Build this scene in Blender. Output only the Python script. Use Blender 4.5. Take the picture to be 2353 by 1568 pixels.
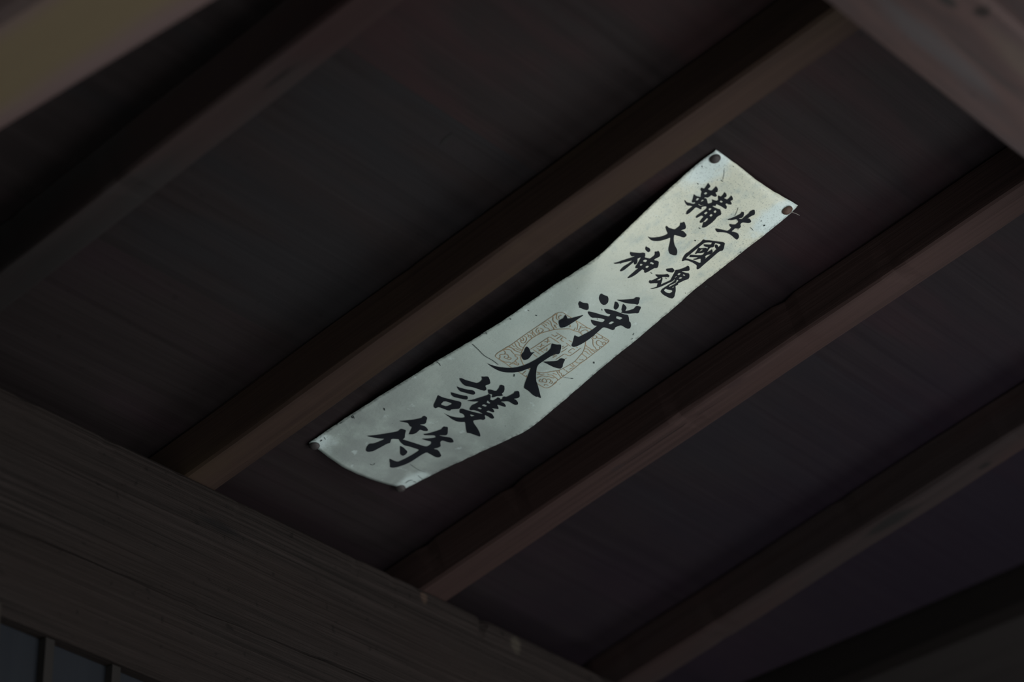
import bpy, bmesh, math, random
from mathutils import Vector, Matrix, noise
from mathutils.geometry import tessellate_polygon
random.seed(7)
C = bpy.context.scene.collection
for o in list(bpy.data.objects): bpy.data.objects.remove(o)

# ---------------------------------------------------------------- camera, sky, exposure
EYE = 1.55                                   # camera height above the ground
def V3(x, y, z): return Vector((x, y, z + EYE))
PITCH = math.radians(26.91526736821113)
HDG = Vector((0.70639583, 0.54414404, 0)).normalized()
cam = bpy.data.cameras.new('camera'); camo = bpy.data.objects.new('camera', cam); C.objects.link(camo)
fwd = Vector((HDG.x*math.cos(PITCH), HDG.y*math.cos(PITCH), math.sin(PITCH)))
right = Vector((HDG.y, -HDG.x, 0)); up = right.cross(fwd)
camo.matrix_world = Matrix(((right.x, up.x, -fwd.x, 0), (right.y, up.y, -fwd.y, 0), (right.z, up.z, -fwd.z, EYE), (0, 0, 0, 1)))
cam.sensor_width = 36.0; cam.sensor_fit = 'HORIZONTAL'; cam.lens = 111.9902
cam.clip_start = 0.05; cam.clip_end = 200
cam.dof.use_dof = True; cam.dof.focus_distance = 2.50; cam.dof.aperture_fstop = 4.0
sc = bpy.context.scene; sc.camera = camo
sc.view_settings.view_transform = 'Standard'; sc.view_settings.look = 'None'
sc.view_settings.gamma = 1.0; sc.view_settings.use_curve_mapping = False
sc.view_settings.exposure = EXPO = -0.36
sc.cycles.use_denoising = True
sc.cycles.max_bounces = 8; sc.cycles.diffuse_bounces = 5
w = bpy.data.worlds.new('overcast_sky'); sc.world = w; w.use_nodes = True
bg = w.node_tree.nodes['Background']
bg.inputs['Color'].default_value = (0.86, 1.0, 1.0, 1); bg.inputs['Strength'].default_value = 1.45
WX = 3.42
# daylight is two added area lamps in made-up windows: a0, a1 along the wall, z0, z1
WIN = (-0.45, 0.95, 0.60, 1.90); WIN2 = (1.50, 2.30, 1.80, 2.56)
def fill_lamp(power, size, loc, rz):
    l = bpy.data.lights.new('added_fill_lamp', 'AREA'); l.shape = 'RECTANGLE'; l.size, l.size_y = size
    l.energy = power; l.color = (0.94, 1.0, 1.0)
    o = bpy.data.objects.new('added_fill_lamp', l); C.objects.link(o)
    o.location = loc; o.rotation_euler = (math.radians(90), 0, math.radians(rz))
fill_lamp(62.0, (WIN[1]-WIN[0], WIN[3]-WIN[2]), (WX+0.03, (WIN[0]+WIN[1])/2, (WIN[2]+WIN[3])/2), 90)
fill_lamp(9.5, (WIN2[1]-WIN2[0], WIN2[3]-WIN2[2]), ((WIN2[0]+WIN2[1])/2, 0.52, (WIN2[2]+WIN2[3])/2), 0)
# ---------------------------------------------------------------- materials
def nodes(name):
    m = bpy.data.materials.new(name); m.use_nodes = True
    nt = m.node_tree; b = nt.nodes['Principled BSDF']
    b.inputs['Specular IOR Level'].default_value = 0.25
    return m, nt, b
def N(nt, kind, **kw):
    n = nt.nodes.new(kind)
    for k, v in kw.items():
        if k in n.inputs: n.inputs[k].default_value = v
        else: setattr(n, k, v)
    return n
def ramp(nt, fac, stops):
    r = nt.nodes.new('ShaderNodeValToRGB'); e = r.color_ramp.elements
    while len(e) < len(stops): e.new(0.5)
    for el, (p, c) in zip(e, stops): el.position = p; el.color = (*c, 1)
    nt.links.new(fac, r.inputs['Fac']); return r.outputs['Color']
def framp(nt, fac, a, b, lo=0.0, hi=1.0):
    r = N(nt, 'ShaderNodeMapRange', interpolation_type='SMOOTHSTEP')
    for k, v in (('From Min', a), ('From Max', b), ('To Min', lo), ('To Max', hi)): r.inputs[k].default_value = v
    nt.links.new(fac, r.inputs['Value']); return r.outputs['Result']
def mul(nt, a, b):
    n = nt.nodes.new('ShaderNodeMath'); n.operation = 'MULTIPLY'; nt.links.new(a, n.inputs[0])
    if isinstance(b, float): n.inputs[1].default_value = b
    else: nt.links.new(b, n.inputs[1])
    return n.outputs[0]
def mix(nt, fac, a, b, mode='MIX'):
    n = nt.nodes.new('ShaderNodeMix'); n.data_type = 'RGBA'; n.blend_type = mode
    if isinstance(fac, float): n.inputs[0].default_value = fac
    else: nt.links.new(fac, n.inputs[0])
    for i, x in ((6, a), (7, b)):
        if isinstance(x, tuple): n.inputs[i].default_value = (*x, 1)
        else: nt.links.new(x, n.inputs[i])
    return n.outputs[2]
def wood(name, dark, light, stain, grain=90.0, along=2.2, bump=0.25, knots=(), pale=None, stripe=None, contrast=(0.3, 0.72), seed=0.0, spots=0.0, rough=0.8, tone=None, gain=1.0, tint=(1, 1, 1), spec=0.1):
    """old stained timber: long grain along local X, blotches of a second tint, dark knots"""
    m, nt, b = nodes(name); b.inputs['Specular IOR Level'].default_value = spec
    dark, light, stain = [tuple(x*gain*t for x, t in zip(c, tint)) for c in (dark, light, stain)]
    if stripe: stripe = (stripe[0], stripe[1], tuple(x*gain for x in stripe[2]), stripe[3])
    tc = N(nt, 'ShaderNodeTexCoord'); mp = N(nt, 'ShaderNodeMapping'); nt.links.new(tc.outputs['Object'], mp.inputs['Vector'])
    mp.inputs['Scale'].default_value = (along, grain, grain); mp.inputs['Location'].default_value = (seed, seed*1.7, seed*0.6)
    n1 = N(nt, 'ShaderNodeTexNoise', Scale=1.0, Detail=7.0, Roughness=0.62, Distortion=0.25); nt.links.new(mp.outputs[0], n1.inputs['Vector'])
    col = ramp(nt, n1.outputs['Fac'], [(contrast[0], dark), (contrast[1], light)])
    mp2 = N(nt, 'ShaderNodeMapping'); nt.links.new(tc.outputs['Object'], mp2.inputs['Vector'])
    mp2.inputs['Scale'].default_value = (4.0, 14.0, 14.0); mp2.inputs['Location'].default_value = (seed+3, seed, 1)
    n2 = N(nt, 'ShaderNodeTexNoise', Scale=1.0, Detail=4.0, Roughness=0.55); nt.links.new(mp2.outputs[0], n2.inputs['Vector'])
    col = mix(nt, framp(nt, n2.outputs['Fac'], 0.42, 0.66, 0, 0.75), col, stain)
    if stripe:
        sx = N(nt, 'ShaderNodeSeparateXYZ'); nt.links.new(tc.outputs['Object'], sx.inputs[0])
        n5 = N(nt, 'ShaderNodeTexNoise', Scale=9.0, Detail=2.0); nt.links.new(tc.outputs['Object'], n5.inputs['Vector'])
        ad = N(nt, 'ShaderNodeMath', operation='MULTIPLY_ADD'); nt.links.new(n5.outputs['Fac'], ad.inputs[0]); ad.inputs[1].default_value = 0.012; nt.links.new(sx.outputs['Y'], ad.inputs[2])
        y0, y1, scol, sof = stripe
        s1 = framp(nt, ad.outputs[0], y0-sof, y0+sof); s2 = framp(nt, ad.outputs[0], y1-sof, y1+sof, 1, 0)
        col = mix(nt, mul(nt, s1, s2), col, scol)
    hgt = n1.outputs['Fac']
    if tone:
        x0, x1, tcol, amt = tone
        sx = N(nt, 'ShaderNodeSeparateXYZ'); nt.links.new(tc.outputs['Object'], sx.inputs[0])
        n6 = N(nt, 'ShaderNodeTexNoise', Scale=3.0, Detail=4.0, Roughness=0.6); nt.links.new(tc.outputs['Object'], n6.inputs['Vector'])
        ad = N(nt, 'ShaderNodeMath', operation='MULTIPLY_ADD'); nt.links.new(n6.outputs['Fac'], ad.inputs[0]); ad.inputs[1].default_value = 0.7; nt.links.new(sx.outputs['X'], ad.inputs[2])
        col = mix(nt, framp(nt, ad.outputs[0], x0+0.35, x1+0.35, 0, amt), col, tcol)  # purplish board tone along X, also offsets sideways light falloff by colour
    if spots:
        n4 = N(nt, 'ShaderNodeTexNoise', Scale=120.0, Detail=2.0); nt.links.new(tc.outputs['Object'], n4.inputs['Vector'])
        col = mix(nt, framp(nt, n4.outputs['Fac'], 0.68, 0.74, 0, spots), col, (dark[0]*0.4, dark[1]*0.4, dark[2]*0.4))
    for (kx, ky, kz, rx, ry, kc, amt) in knots:
        k = N(nt, 'ShaderNodeMapping', vector_type='POINT'); nt.links.new(tc.outputs['Object'], k.inputs['Vector'])
        k.inputs['Location'].default_value = (-kx/rx, -ky/ry, -kz/ry); k.inputs['Scale'].default_value = (1/rx, 1/ry, 1/ry)
        n3 = N(nt, 'ShaderNodeTexNoise', Scale=0.9, Detail=3.0); nt.links.new(k.outputs[0], n3.inputs['Vector'])
        ln = N(nt, 'ShaderNodeVectorMath', operation='LENGTH'); nt.links.new(k.outputs[0], ln.inputs[0])
        ad = N(nt, 'ShaderNodeMath', operation='MULTIPLY_ADD'); nt.links.new(n3.outputs['Fac'], ad.inputs[0]); ad.inputs[1].default_value = 0.9; nt.links.new(ln.outputs['Value'], ad.inputs[2])
        col = mix(nt, framp(nt, ad.outputs[0], 0.8, 1.5, amt, 0), col, kc)
    nt.links.new(col, b.inputs['Base Color']); b.inputs['Roughness'].default_value = rough
    if bump:
        bp = N(nt, 'ShaderNodeBump', Strength=bump, Distance=0.004); nt.links.new(hgt, bp.inputs['Height']); nt.links.new(bp.outputs[0], b.inputs['Normal'])
    return m
def flat(name, col, rough=0.6, spec=0.25, metal=0.0, noise_amt=0.25, scale=300.0):
    m, nt, b = nodes(name)
    tc = N(nt, 'ShaderNodeTexCoord'); n1 = N(nt, 'ShaderNodeTexNoise', Scale=scale, Detail=3.0); nt.links.new(tc.outputs['Object'], n1.inputs['Vector'])
    c = ramp(nt, n1.outputs['Fac'], [(0.3, tuple(x*(1-noise_amt) for x in col)), (0.7, tuple(x*(1+noise_amt) for x in col))])
    nt.links.new(c, b.inputs['Base Color']); b.inputs['Roughness'].default_value = rough
    b.inputs['Specular IOR Level'].default_value = spec; b.inputs['Metallic'].default_value = metal
    return m

# ---------------------------------------------------------------- building helpers
def obj(name, mesh, mat, parent=None, **props):
    o = bpy.data.objects.new(name, mesh); C.objects.link(o)
    if mat and len(mesh.materials) == 0: mesh.materials.append(mat)
    if parent: o.parent = parent
    for k, v in props.items(): o[k] = v
    return o
def mesh_from(name, verts, faces, smooth=False):
    me = bpy.data.meshes.new(name); me.from_pydata([tuple(v) for v in verts], [], faces); me.update()
    if smooth:
        for p in me.polygons: p.use_smooth = True
    return me
def basis(o, x, y, z):
    return Matrix(((x.x, y.x, z.x, o.x), (x.y, y.y, z.y, o.y), (x.z, y.z, z.z, o.z), (0, 0, 0, 1)))
def timber_mesh(name, x0, x1, y0, y1, z0, z1, bev=0.003, jit=0.0008, seg=0.03, chip=0.0, freq=18.0, seed=0.0):
    """a squared log along local X: bevelled arrises, uneven along its length, optional chipped edges"""
    prof = [(y0+bev, z0), (y1-bev, z0), (y1, z0+bev), (y1, z1-bev), (y1-bev, z1), (y0+bev, z1), (y0, z1-bev), (y0, z0+bev)]
    n = max(2, int((x1-x0)/seg)); vs = []; fs = []
    for i in range(n+1):
        x = x0 + (x1-x0)*i/n
        for k, (y, z) in enumerate(prof):
            q = Vector((x*freq+seed, k//2*3.1+seed, 0.3))
            dy = noise.noise(q)*jit; dz = noise.noise(q+Vector((7, 3, 1)))*jit
            if chip:
                c = noise.noise(Vector((x*90+seed, (k+1)//2 % 4*5.7, 2.0)))
                if c > 0.42:
                    a = min((c-0.42)*chip, 0.0016)
                    dy += a*(1 if y < (y0+y1)/2 else -1); dz += a*(1 if z < (z0+z1)/2 else -1)
            vs.append((x, y+dy, z+dz))
    for i in range(n):
        for k in range(8):
            a = i*8+k; b = i*8+(k+1) % 8
            fs.append((a, b, b+8, a+8))
    fs.append(tuple(range(7, -1, -1))); fs.append(tuple(n*8+k for k in range(8)))
    return mesh_from(name, vs, fs)
def box_mesh(name, x0, x1, y0, y1, z0, z1):
    v = [(x, y, z) for x in (x0, x1) for y in (y0, y1) for z in (z0, z1)]
    f = [(0, 1, 3, 2), (4, 6, 7, 5), (0, 4, 5, 1), (2, 3, 7, 6), (0, 2, 6, 4), (1, 5, 7, 3)]
    return mesh_from(name, v, f)
X = Vector((1, 0, 0)); Y = Vector((0, 1, 0)); Z = Vector((0, 0, 1))
SL = math.radians(17.597685676764012)
DN = Vector((0, math.cos(SL), -math.sin(SL)))            # down the roof slope
NU = Vector((0, math.sin(SL), math.cos(SL)))             # roof normal, upward
D_CEIL = 1.5; D_RAFT = 1.46                              # plane offsets from the eye
def on_roof(x, q, d): return Vector((x, 0, EYE)) + DN*q + NU*d

# ---------------------------------------------------------------- setting: ground, added light-shaping walls, roof boarding
gm = flat('gravel_ground', (0.40, 0.40, 0.39), 0.9, 0.1, 0, 0.2, 40.0)
g = obj('floor', box_mesh('ground', -30, 30, -30, 30, -0.1, 0.0), gm, kind='structure')

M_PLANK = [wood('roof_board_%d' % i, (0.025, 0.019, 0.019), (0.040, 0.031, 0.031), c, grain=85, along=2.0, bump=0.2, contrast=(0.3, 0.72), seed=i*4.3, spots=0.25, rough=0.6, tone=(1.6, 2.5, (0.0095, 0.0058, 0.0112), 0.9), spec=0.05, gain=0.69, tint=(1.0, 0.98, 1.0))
           for i, c in enumerate([(0.050, 0.026, 0.027), (0.030, 0.028, 0.030), (0.040, 0.026, 0.030)])]
M_DARK = wood('dark_deck', (0.012, 0.010, 0.010), (0.02, 0.016, 0.016), (0.015, 0.012, 0.012), bump=0.0)
RX0, RX1 = -1.2, 3.9; RQ0, RQ1 = -0.75, 2.0
ceil = bpy.data.objects.new('ceiling', box_mesh('ceiling', RX0, RX1, RQ0, RQ1, 0.0125, 0.03)); C.objects.link(ceil)
ceil.data.materials.append(M_DARK); ceil['kind'] = 'structure'
ceil.matrix_world = basis(Vector((0, 0, EYE)) + NU*D_CEIL, X, DN, NU)
M_LEFT = wood('added_wall_boards', (0.13, 0.105, 0.095), (0.22, 0.185, 0.17), (0.17, 0.14, 0.13), bump=0.0)
wl = obj('wall_left_added', box_mesh('wall_left_added', -1.2, -1.15, -0.8, 1.72, 0.0, 0.9), M_LEFT, kind='structure')  # unseen low wall, added to control light on the rafters' left faces
def holed(name, ax, at, th, a0, a1, z1, win, wname='window_added_1'):
    """an added wall outside the view, across x (ax=0: wall plane y=at) or y (ax=1: wall plane x=at) with a made-up window opening and frame"""
    w0, w1, wz0, wz1 = win
    def bx(n, p, q, t0, t1, r, s_): return box_mesh(n, p, q, t0, t1, r, s_) if ax == 0 else box_mesh(n, t0, t1, p, q, r, s_)
    bm = bmesh.new()
    for (p, q, r, s_) in ((a0, w0, 0, z1), (w1, a1, 0, z1), (w0, w1, 0, wz0), (w0, w1, wz1, z1)):
        t = bx('t', p, q, at, at+th, r, s_); bm.from_mesh(t); bpy.data.meshes.remove(t)
    me = bpy.data.meshes.new(name); bm.to_mesh(me); bm.free()
    obj(name, me, M_DARK, kind='structure')
    fr = obj(wname, bx('added_sill', w0-.04, w1+.04, at-.02, at+th+.02, wz0-.04, wz0), M_DARK, kind='structure')
    obj('added_frame', bx('added_frame', w0-.04, w1+.04, at-.02, at+th+.02, wz1, wz1+.04), M_DARK, fr)
    for p, q in ((w0-.04, w0), (w1, w1+.04)): obj('added_frame', bx('added_frame', p, q, at-.02, at+th+.02, wz0, wz1), M_DARK, fr)
holed('wall_right_added', 1, WX, 0.05, -0.6, 1.72, 3.1, WIN)  # unseen wall and window, added to hold the right hand lamp
holed('wall_front_added', 0, 0.50, 0.05, 1.25, WX, 2.90, WIN2, 'window_added_2')  # unseen wall and window, added close in to steepen the light falloff
# boards lie across the rafters, butted side by side; one joint at q = 0.822
joints = [RQ0, -0.54, -0.30, -0.06, 0.12, 0.34, 0.565, 0.822, 1.065, 1.30, 1.53, 1.72, RQ1]
for i, (a, b_) in enumerate(zip(joints, joints[1:])):
    lift = (0.0, 0.00008, 0.00004)[i % 3]
    me = timber_mesh('plank', RX0, RX1, a+0.00004, b_-0.00004, lift, 0.0125, bev=0.00012, jit=0.00006, seg=0.2, seed=i*3.3)
    p = obj('plank', me, M_PLANK[i % 3], ceil)

# ---------------------------------------------------------------- rafters
M_RAFT = []
def rafter(x0, x1, mat, label, seed, q0=-0.72, q1=1.95, chip=0.012):
    # local x down the slope, y = -X, z = roof normal
    me = timber_mesh('rafter', q0, q1, -(x1-x0)/2, (x1-x0)/2, 0.0, D_CEIL-D_RAFT, bev=0.0022, jit=0.0011, seg=0.012, chip=chip, freq=9.0, seed=seed)
    o = obj('rafter', me, mat, label=label, category='rafter', group='rafters under the roof boards')
    o.matrix_world = basis(Vector(((x0+x1)/2, 0, EYE)) + NU*D_RAFT, DN, -X, NU)
    return o
RD = (0.052, 0.036, 0.034); RL = (0.098, 0.068, 0.062)
mA = wood('rafter_wood_grey', (0.038, 0.033, 0.033), (0.062, 0.053, 0.053), (0.065, 0.038, 0.036), grain=140, seed=1.0, gain=0.62, tint=(1.0, 0.98, 0.98), knots=[(0.847, -0.001, 0, 0.02, 0.003, (0.012, 0.01, 0.01), 0.85), (0.841, -0.019, 0, 0.014, 0.004, (0.01, 0.009, 0.009), 0.85), (0.76, 0.0, 0, 0.10, 0.05, (0.034, 0.016, 0.016), 0.7), (1.20, 0.0, 0, 0.28, 0.06, (0.014, 0.011, 0.011), 0.75)])
mB = wood('rafter_wood_warm', RD, (0.092, 0.064, 0.056), (0.088, 0.066, 0.046), grain=140, seed=2.0, gain=0.5, tint=(1.14, 0.97, 0.86))
mC = wood('rafter_wood_red', RD, (0.105, 0.072, 0.068), (0.085, 0.055, 0.050), grain=170, seed=3.0, gain=0.46, tint=(1.14, 0.96, 0.94), bump=0.4, contrast=(0.28, 0.7), knots=[(0.862, 0.011, 0, 0.012, 0.005, (0.035, 0.02, 0.02), 0.8), (0.94, 0.003, 0, 0.09, 0.0009, (0.012, 0.008, 0.008), 0.8), (1.05, -0.0215, 0, 0.07, 0.0012, (0.012, 0.008, 0.008), 0.8), (0.99, 0.005, 0, 0.008, 0.004, (0.03, 0.02, 0.02), 0.7)])
mD = wood('rafter_wood_brown', (0.055, 0.044, 0.042), (0.090, 0.072, 0.068), (0.090, 0.056, 0.050), grain=120, seed=4.0, gain=0.28, tint=(1.12, 0.95, 0.99), knots=[(0.897, 0.002, 0, 0.035, 0.011, (0.0095, 0.0085, 0.0085), 0.9), (0.800, -0.004, 0, 0.008, 0.005, (0.008, 0.007, 0.007), 0.8)])
rafter(1.3457, 1.3790, mA, 'greyish rafter between the blurred tie beam and the wide bare bay of boards', 11.0)
rafter(1.6365, 1.6720, mB, 'warm brown rafter running along the left edge of the white paper banner', 23.0, chip=0.004)
rafter(1.9283, 1.9628, mC, 'reddish rafter with chipped edges just right of the white paper banner', 37.0, chip=0.02)
rafter(2.2122, 2.2450, mD, 'narrow brown rafter with a dark knot, farthest right in view', 51.0, chip=0.006)

# ---------------------------------------------------------------- purlin, wall plate, tie beams
mE = wood('purlin_wood', (0.085, 0.070, 0.070), (0.17, 0.120, 0.110), (0.105, 0.100, 0.106), grain=60, along=6, seed=5.0, gain=0.40, tint=(1.12, 0.93, 0.92), contrast=(0.25, 0.75), spots=0.5,
          knots=[(1.536, 0.806, 1.102, 0.009, 0.008, (0.016, 0.012, 0.011), 0.95), (1.511, 0.817, 1.102, 0.014, 0.006, (0.02, 0.018, 0.017), 0.9), (1.59, 0.838, 1.102, 0.07, 0.003, (0.03, 0.025, 0.024), 0.5), (1.55, 0.85, 1.102, 0.10, 0.012, (0.058, 0.055, 0.058), 0.55), (1.62, 0.815, 1.102, 0.08, 0.013, (0.075, 0.055, 0.045), 0.6)])
me = timber_mesh('purlin', -1.15, WX, 0.797, 0.8805, 1.102, 1.250, bev=0.004, jit=0.002, seg=0.04, freq=6, seed=71)
o = obj('purlin', me, mE, label='blurred reddish grey purlin crossing the upper right corner under the rafters', category='beam')
o.matrix_world = Matrix.Translation((0, 0, EYE))

CH = (0.14, 0.085, 0.06)
mF = wood('wall_plate_wood', (0.016, 0.013, 0.012), (0.046, 0.037, 0.035), (0.034, 0.026, 0.024), grain=300, along=4.0, bump=1.0, seed=6.0, gain=0.70, tint=(1.08, 0.98, 0.96), contrast=(0.3, 0.66), spots=0.5,
          knots=[(1.929, 1.58, 1.0225, 0.006, 0.007, CH, 0.35), (2.056, 1.58, 1.019, 0.009, 0.010, (0.12, 0.10, 0.075), 0.35), (1.675, 1.58, 1.00, 0.03, 0.006, (0.012, 0.01, 0.01), 0.8)])
def plate_mesh(x0, x1, y0, y1, z0, z1, zc):
    """wall plate: worn inner face, chipped upper arris and a long drying split along the face"""
    n = int((x1-x0)/0.008); vs = []; fs = []; m = 0
    def nz(x, k, f=1.0): return noise.noise(Vector((x*f, k*3.7, 1.3)))
    for i in range(n+1):
        x = x0+(x1-x0)*i/n
        c = zc + 0.0185*(x-1.65) + nz(x, 1, 7)*0.003 + nz(x, 2, 40)*0.0009
        if x > 1.648: c -= 0.0022*min(1, (x-1.648)/0.01)
        w = max(0.0002, 0.0013+nz(x, 3, 9)*0.0016); d = 0.004+0.002*nz(x, 4, 12)
        lip = 0.0012+0.0010*nz(x, 5, 6)
        chipz = max(0, nz(x, 6, 45)-0.35)*0.010; chipy = max(0, nz(x, 7, 60)-0.35)*0.012
        prof = [(y0+0.003+lip, z0), (y0+lip, z0+0.003)]
        for k in range(1, 5): prof.append((y0+lip+nz(x, 10+k, 10)*0.0006, z0+0.003+(c-w-z0-0.003)*k/5))
        prof += [(y0+lip, c-w), (y0+d, c), (y0, c+w)]
        for k in range(1, 6): prof.append((y0+nz(x, 20+k, 10)*0.0006, c+w+(z1-0.004-c-w)*k/6))
        prof += [(y0+chipy, z1-0.003-chipz), (y0+0.003+chipy, z1-chipz*0.3), (y1, z1), (y1, z0)]
        m = len(prof); vs += [(x, p, q) for p, q in prof]
    for i in range(n):
        for k in range(m):
            a_ = i*m+k; b_ = i*m+(k+1) % m; fs.append((a_, a_+m, b_+m, b_))
    fs.append(tuple(range(m))); fs.append(tuple(n*m+k for k in range(m-1, -1, -1)))
    return mesh_from('wall_plate', vs, fs)
o = obj('wall_plate', plate_mesh(0.2, WX, 1.5796, 1.708, 0.8561, 1.0305, 0.926), mF, label='heavy weathered wall plate with a long split, carrying the rafter ends at lower left', category='beam')
o.matrix_world = Matrix.Translation((0, 0, EYE))

AL = math.radians(8); TD = Vector((0, math.cos(AL), -math.sin(AL))); TN = Vector((0, math.sin(AL), math.cos(AL)))
mN = wood('tie_beam_wood', (0.13, 0.098, 0.096), (0.20, 0.155, 0.15), (0.16, 0.11, 0.105), grain=50, along=1.5, seed=7.0, gain=0.8, tint=(1.1, 0.95, 0.94), stripe=(-0.015, 0.036, (0.195, 0.142, 0.088), 0.011))
# local y = -X, so y<0 is the right hand side in view
def tie(xc, wd, yz, q0, q1, ht, mat, label, seed):
    me = timber_mesh('tie_beam', q0, q1, -wd/2, wd/2, 0.0, ht, bev=0.006, jit=0.001, seg=0.03, freq=5, seed=seed)
    o = obj('tie_beam', me, mat, label=label, category='beam')
    o.matrix_world = basis(V3(xc, *yz), TD, -X, TN)
    return o
tie(1.155, 0.086, (1.1470, 1.0710), -0.262, 0.432, 0.055, mN, 'blurred pale tie beam with an ochre streak in the upper left corner', 91)
mG = wood('tie_beam_dark_wood', (0.024, 0.018, 0.017), (0.038, 0.029, 0.028), (0.03, 0.022, 0.022), grain=50, along=1.5, seed=8.0, gain=0.22, spec=0.03)
tie(1.787, 0.12, (0.912, 0.780), -0.75, 0.80, 0.035, mG, 'dim tie beam at the lower right corner, blurred brown underside', 97)

# ---------------------------------------------------------------- wall below the wall plate, corner post
mW = wood('wall_board_wood', (0.060, 0.064, 0.082), (0.090, 0.094, 0.115), (0.074, 0.076, 0.095), grain=40, along=3, seed=9.0, gain=0.22, bump=0.1)
mWB = wood('wall_batten_wood', (0.07, 0.058, 0.055), (0.10, 0.083, 0.078), (0.08, 0.066, 0.062), grain=40, along=3, seed=12.0, bump=0.1, gain=0.26)
wall = obj('wall_back', box_mesh('wall_back', 0.2, WX, 1.6055, 1.62, -EYE, 0.8555), M_DARK, kind='structure'); wall.matrix_world = Matrix.Translation((0, 0, EYE))
PX = 0.069
pan = None; bat = None
for i in range(-18, 27):
    xb = 1.5052 + PX*i                       # left side of each batten
    def bd(name, me_key, x0, x1, y0, y1):
        me = box_mesh(name, 0, 2.4055, y0, y1, -x1, -x0)   # local x = up
        o = obj(name, me, (mW, mWB)[me_key], wall); o.matrix_world = basis(V3(0, 0, -EYE), Z, Y, -X); return o
    bd('panel', 0, xb+0.0002, xb+PX-0.0002, 1.5935, 1.6055)
    bd('batten', 1, xb, xb+0.0087, 1.5865, 1.5935)
mP = wood('post_wood', (0.045, 0.034, 0.028), (0.075, 0.058, 0.05), (0.06, 0.045, 0.04), seed=10.0, gain=0.45)
me = timber_mesh('post', 0.0, 2.4055, -0.05, 0.05, -0.01, 0.05, bev=0.004, jit=0.0005, seg=0.1, seed=101)
o = obj('post', me, mP, label='square post under the wall plate, a sliver at the left edge', category='post'); o.matrix_world = basis(V3(1.3935, 1.5755, -EYE), Z, X, Y)
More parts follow.
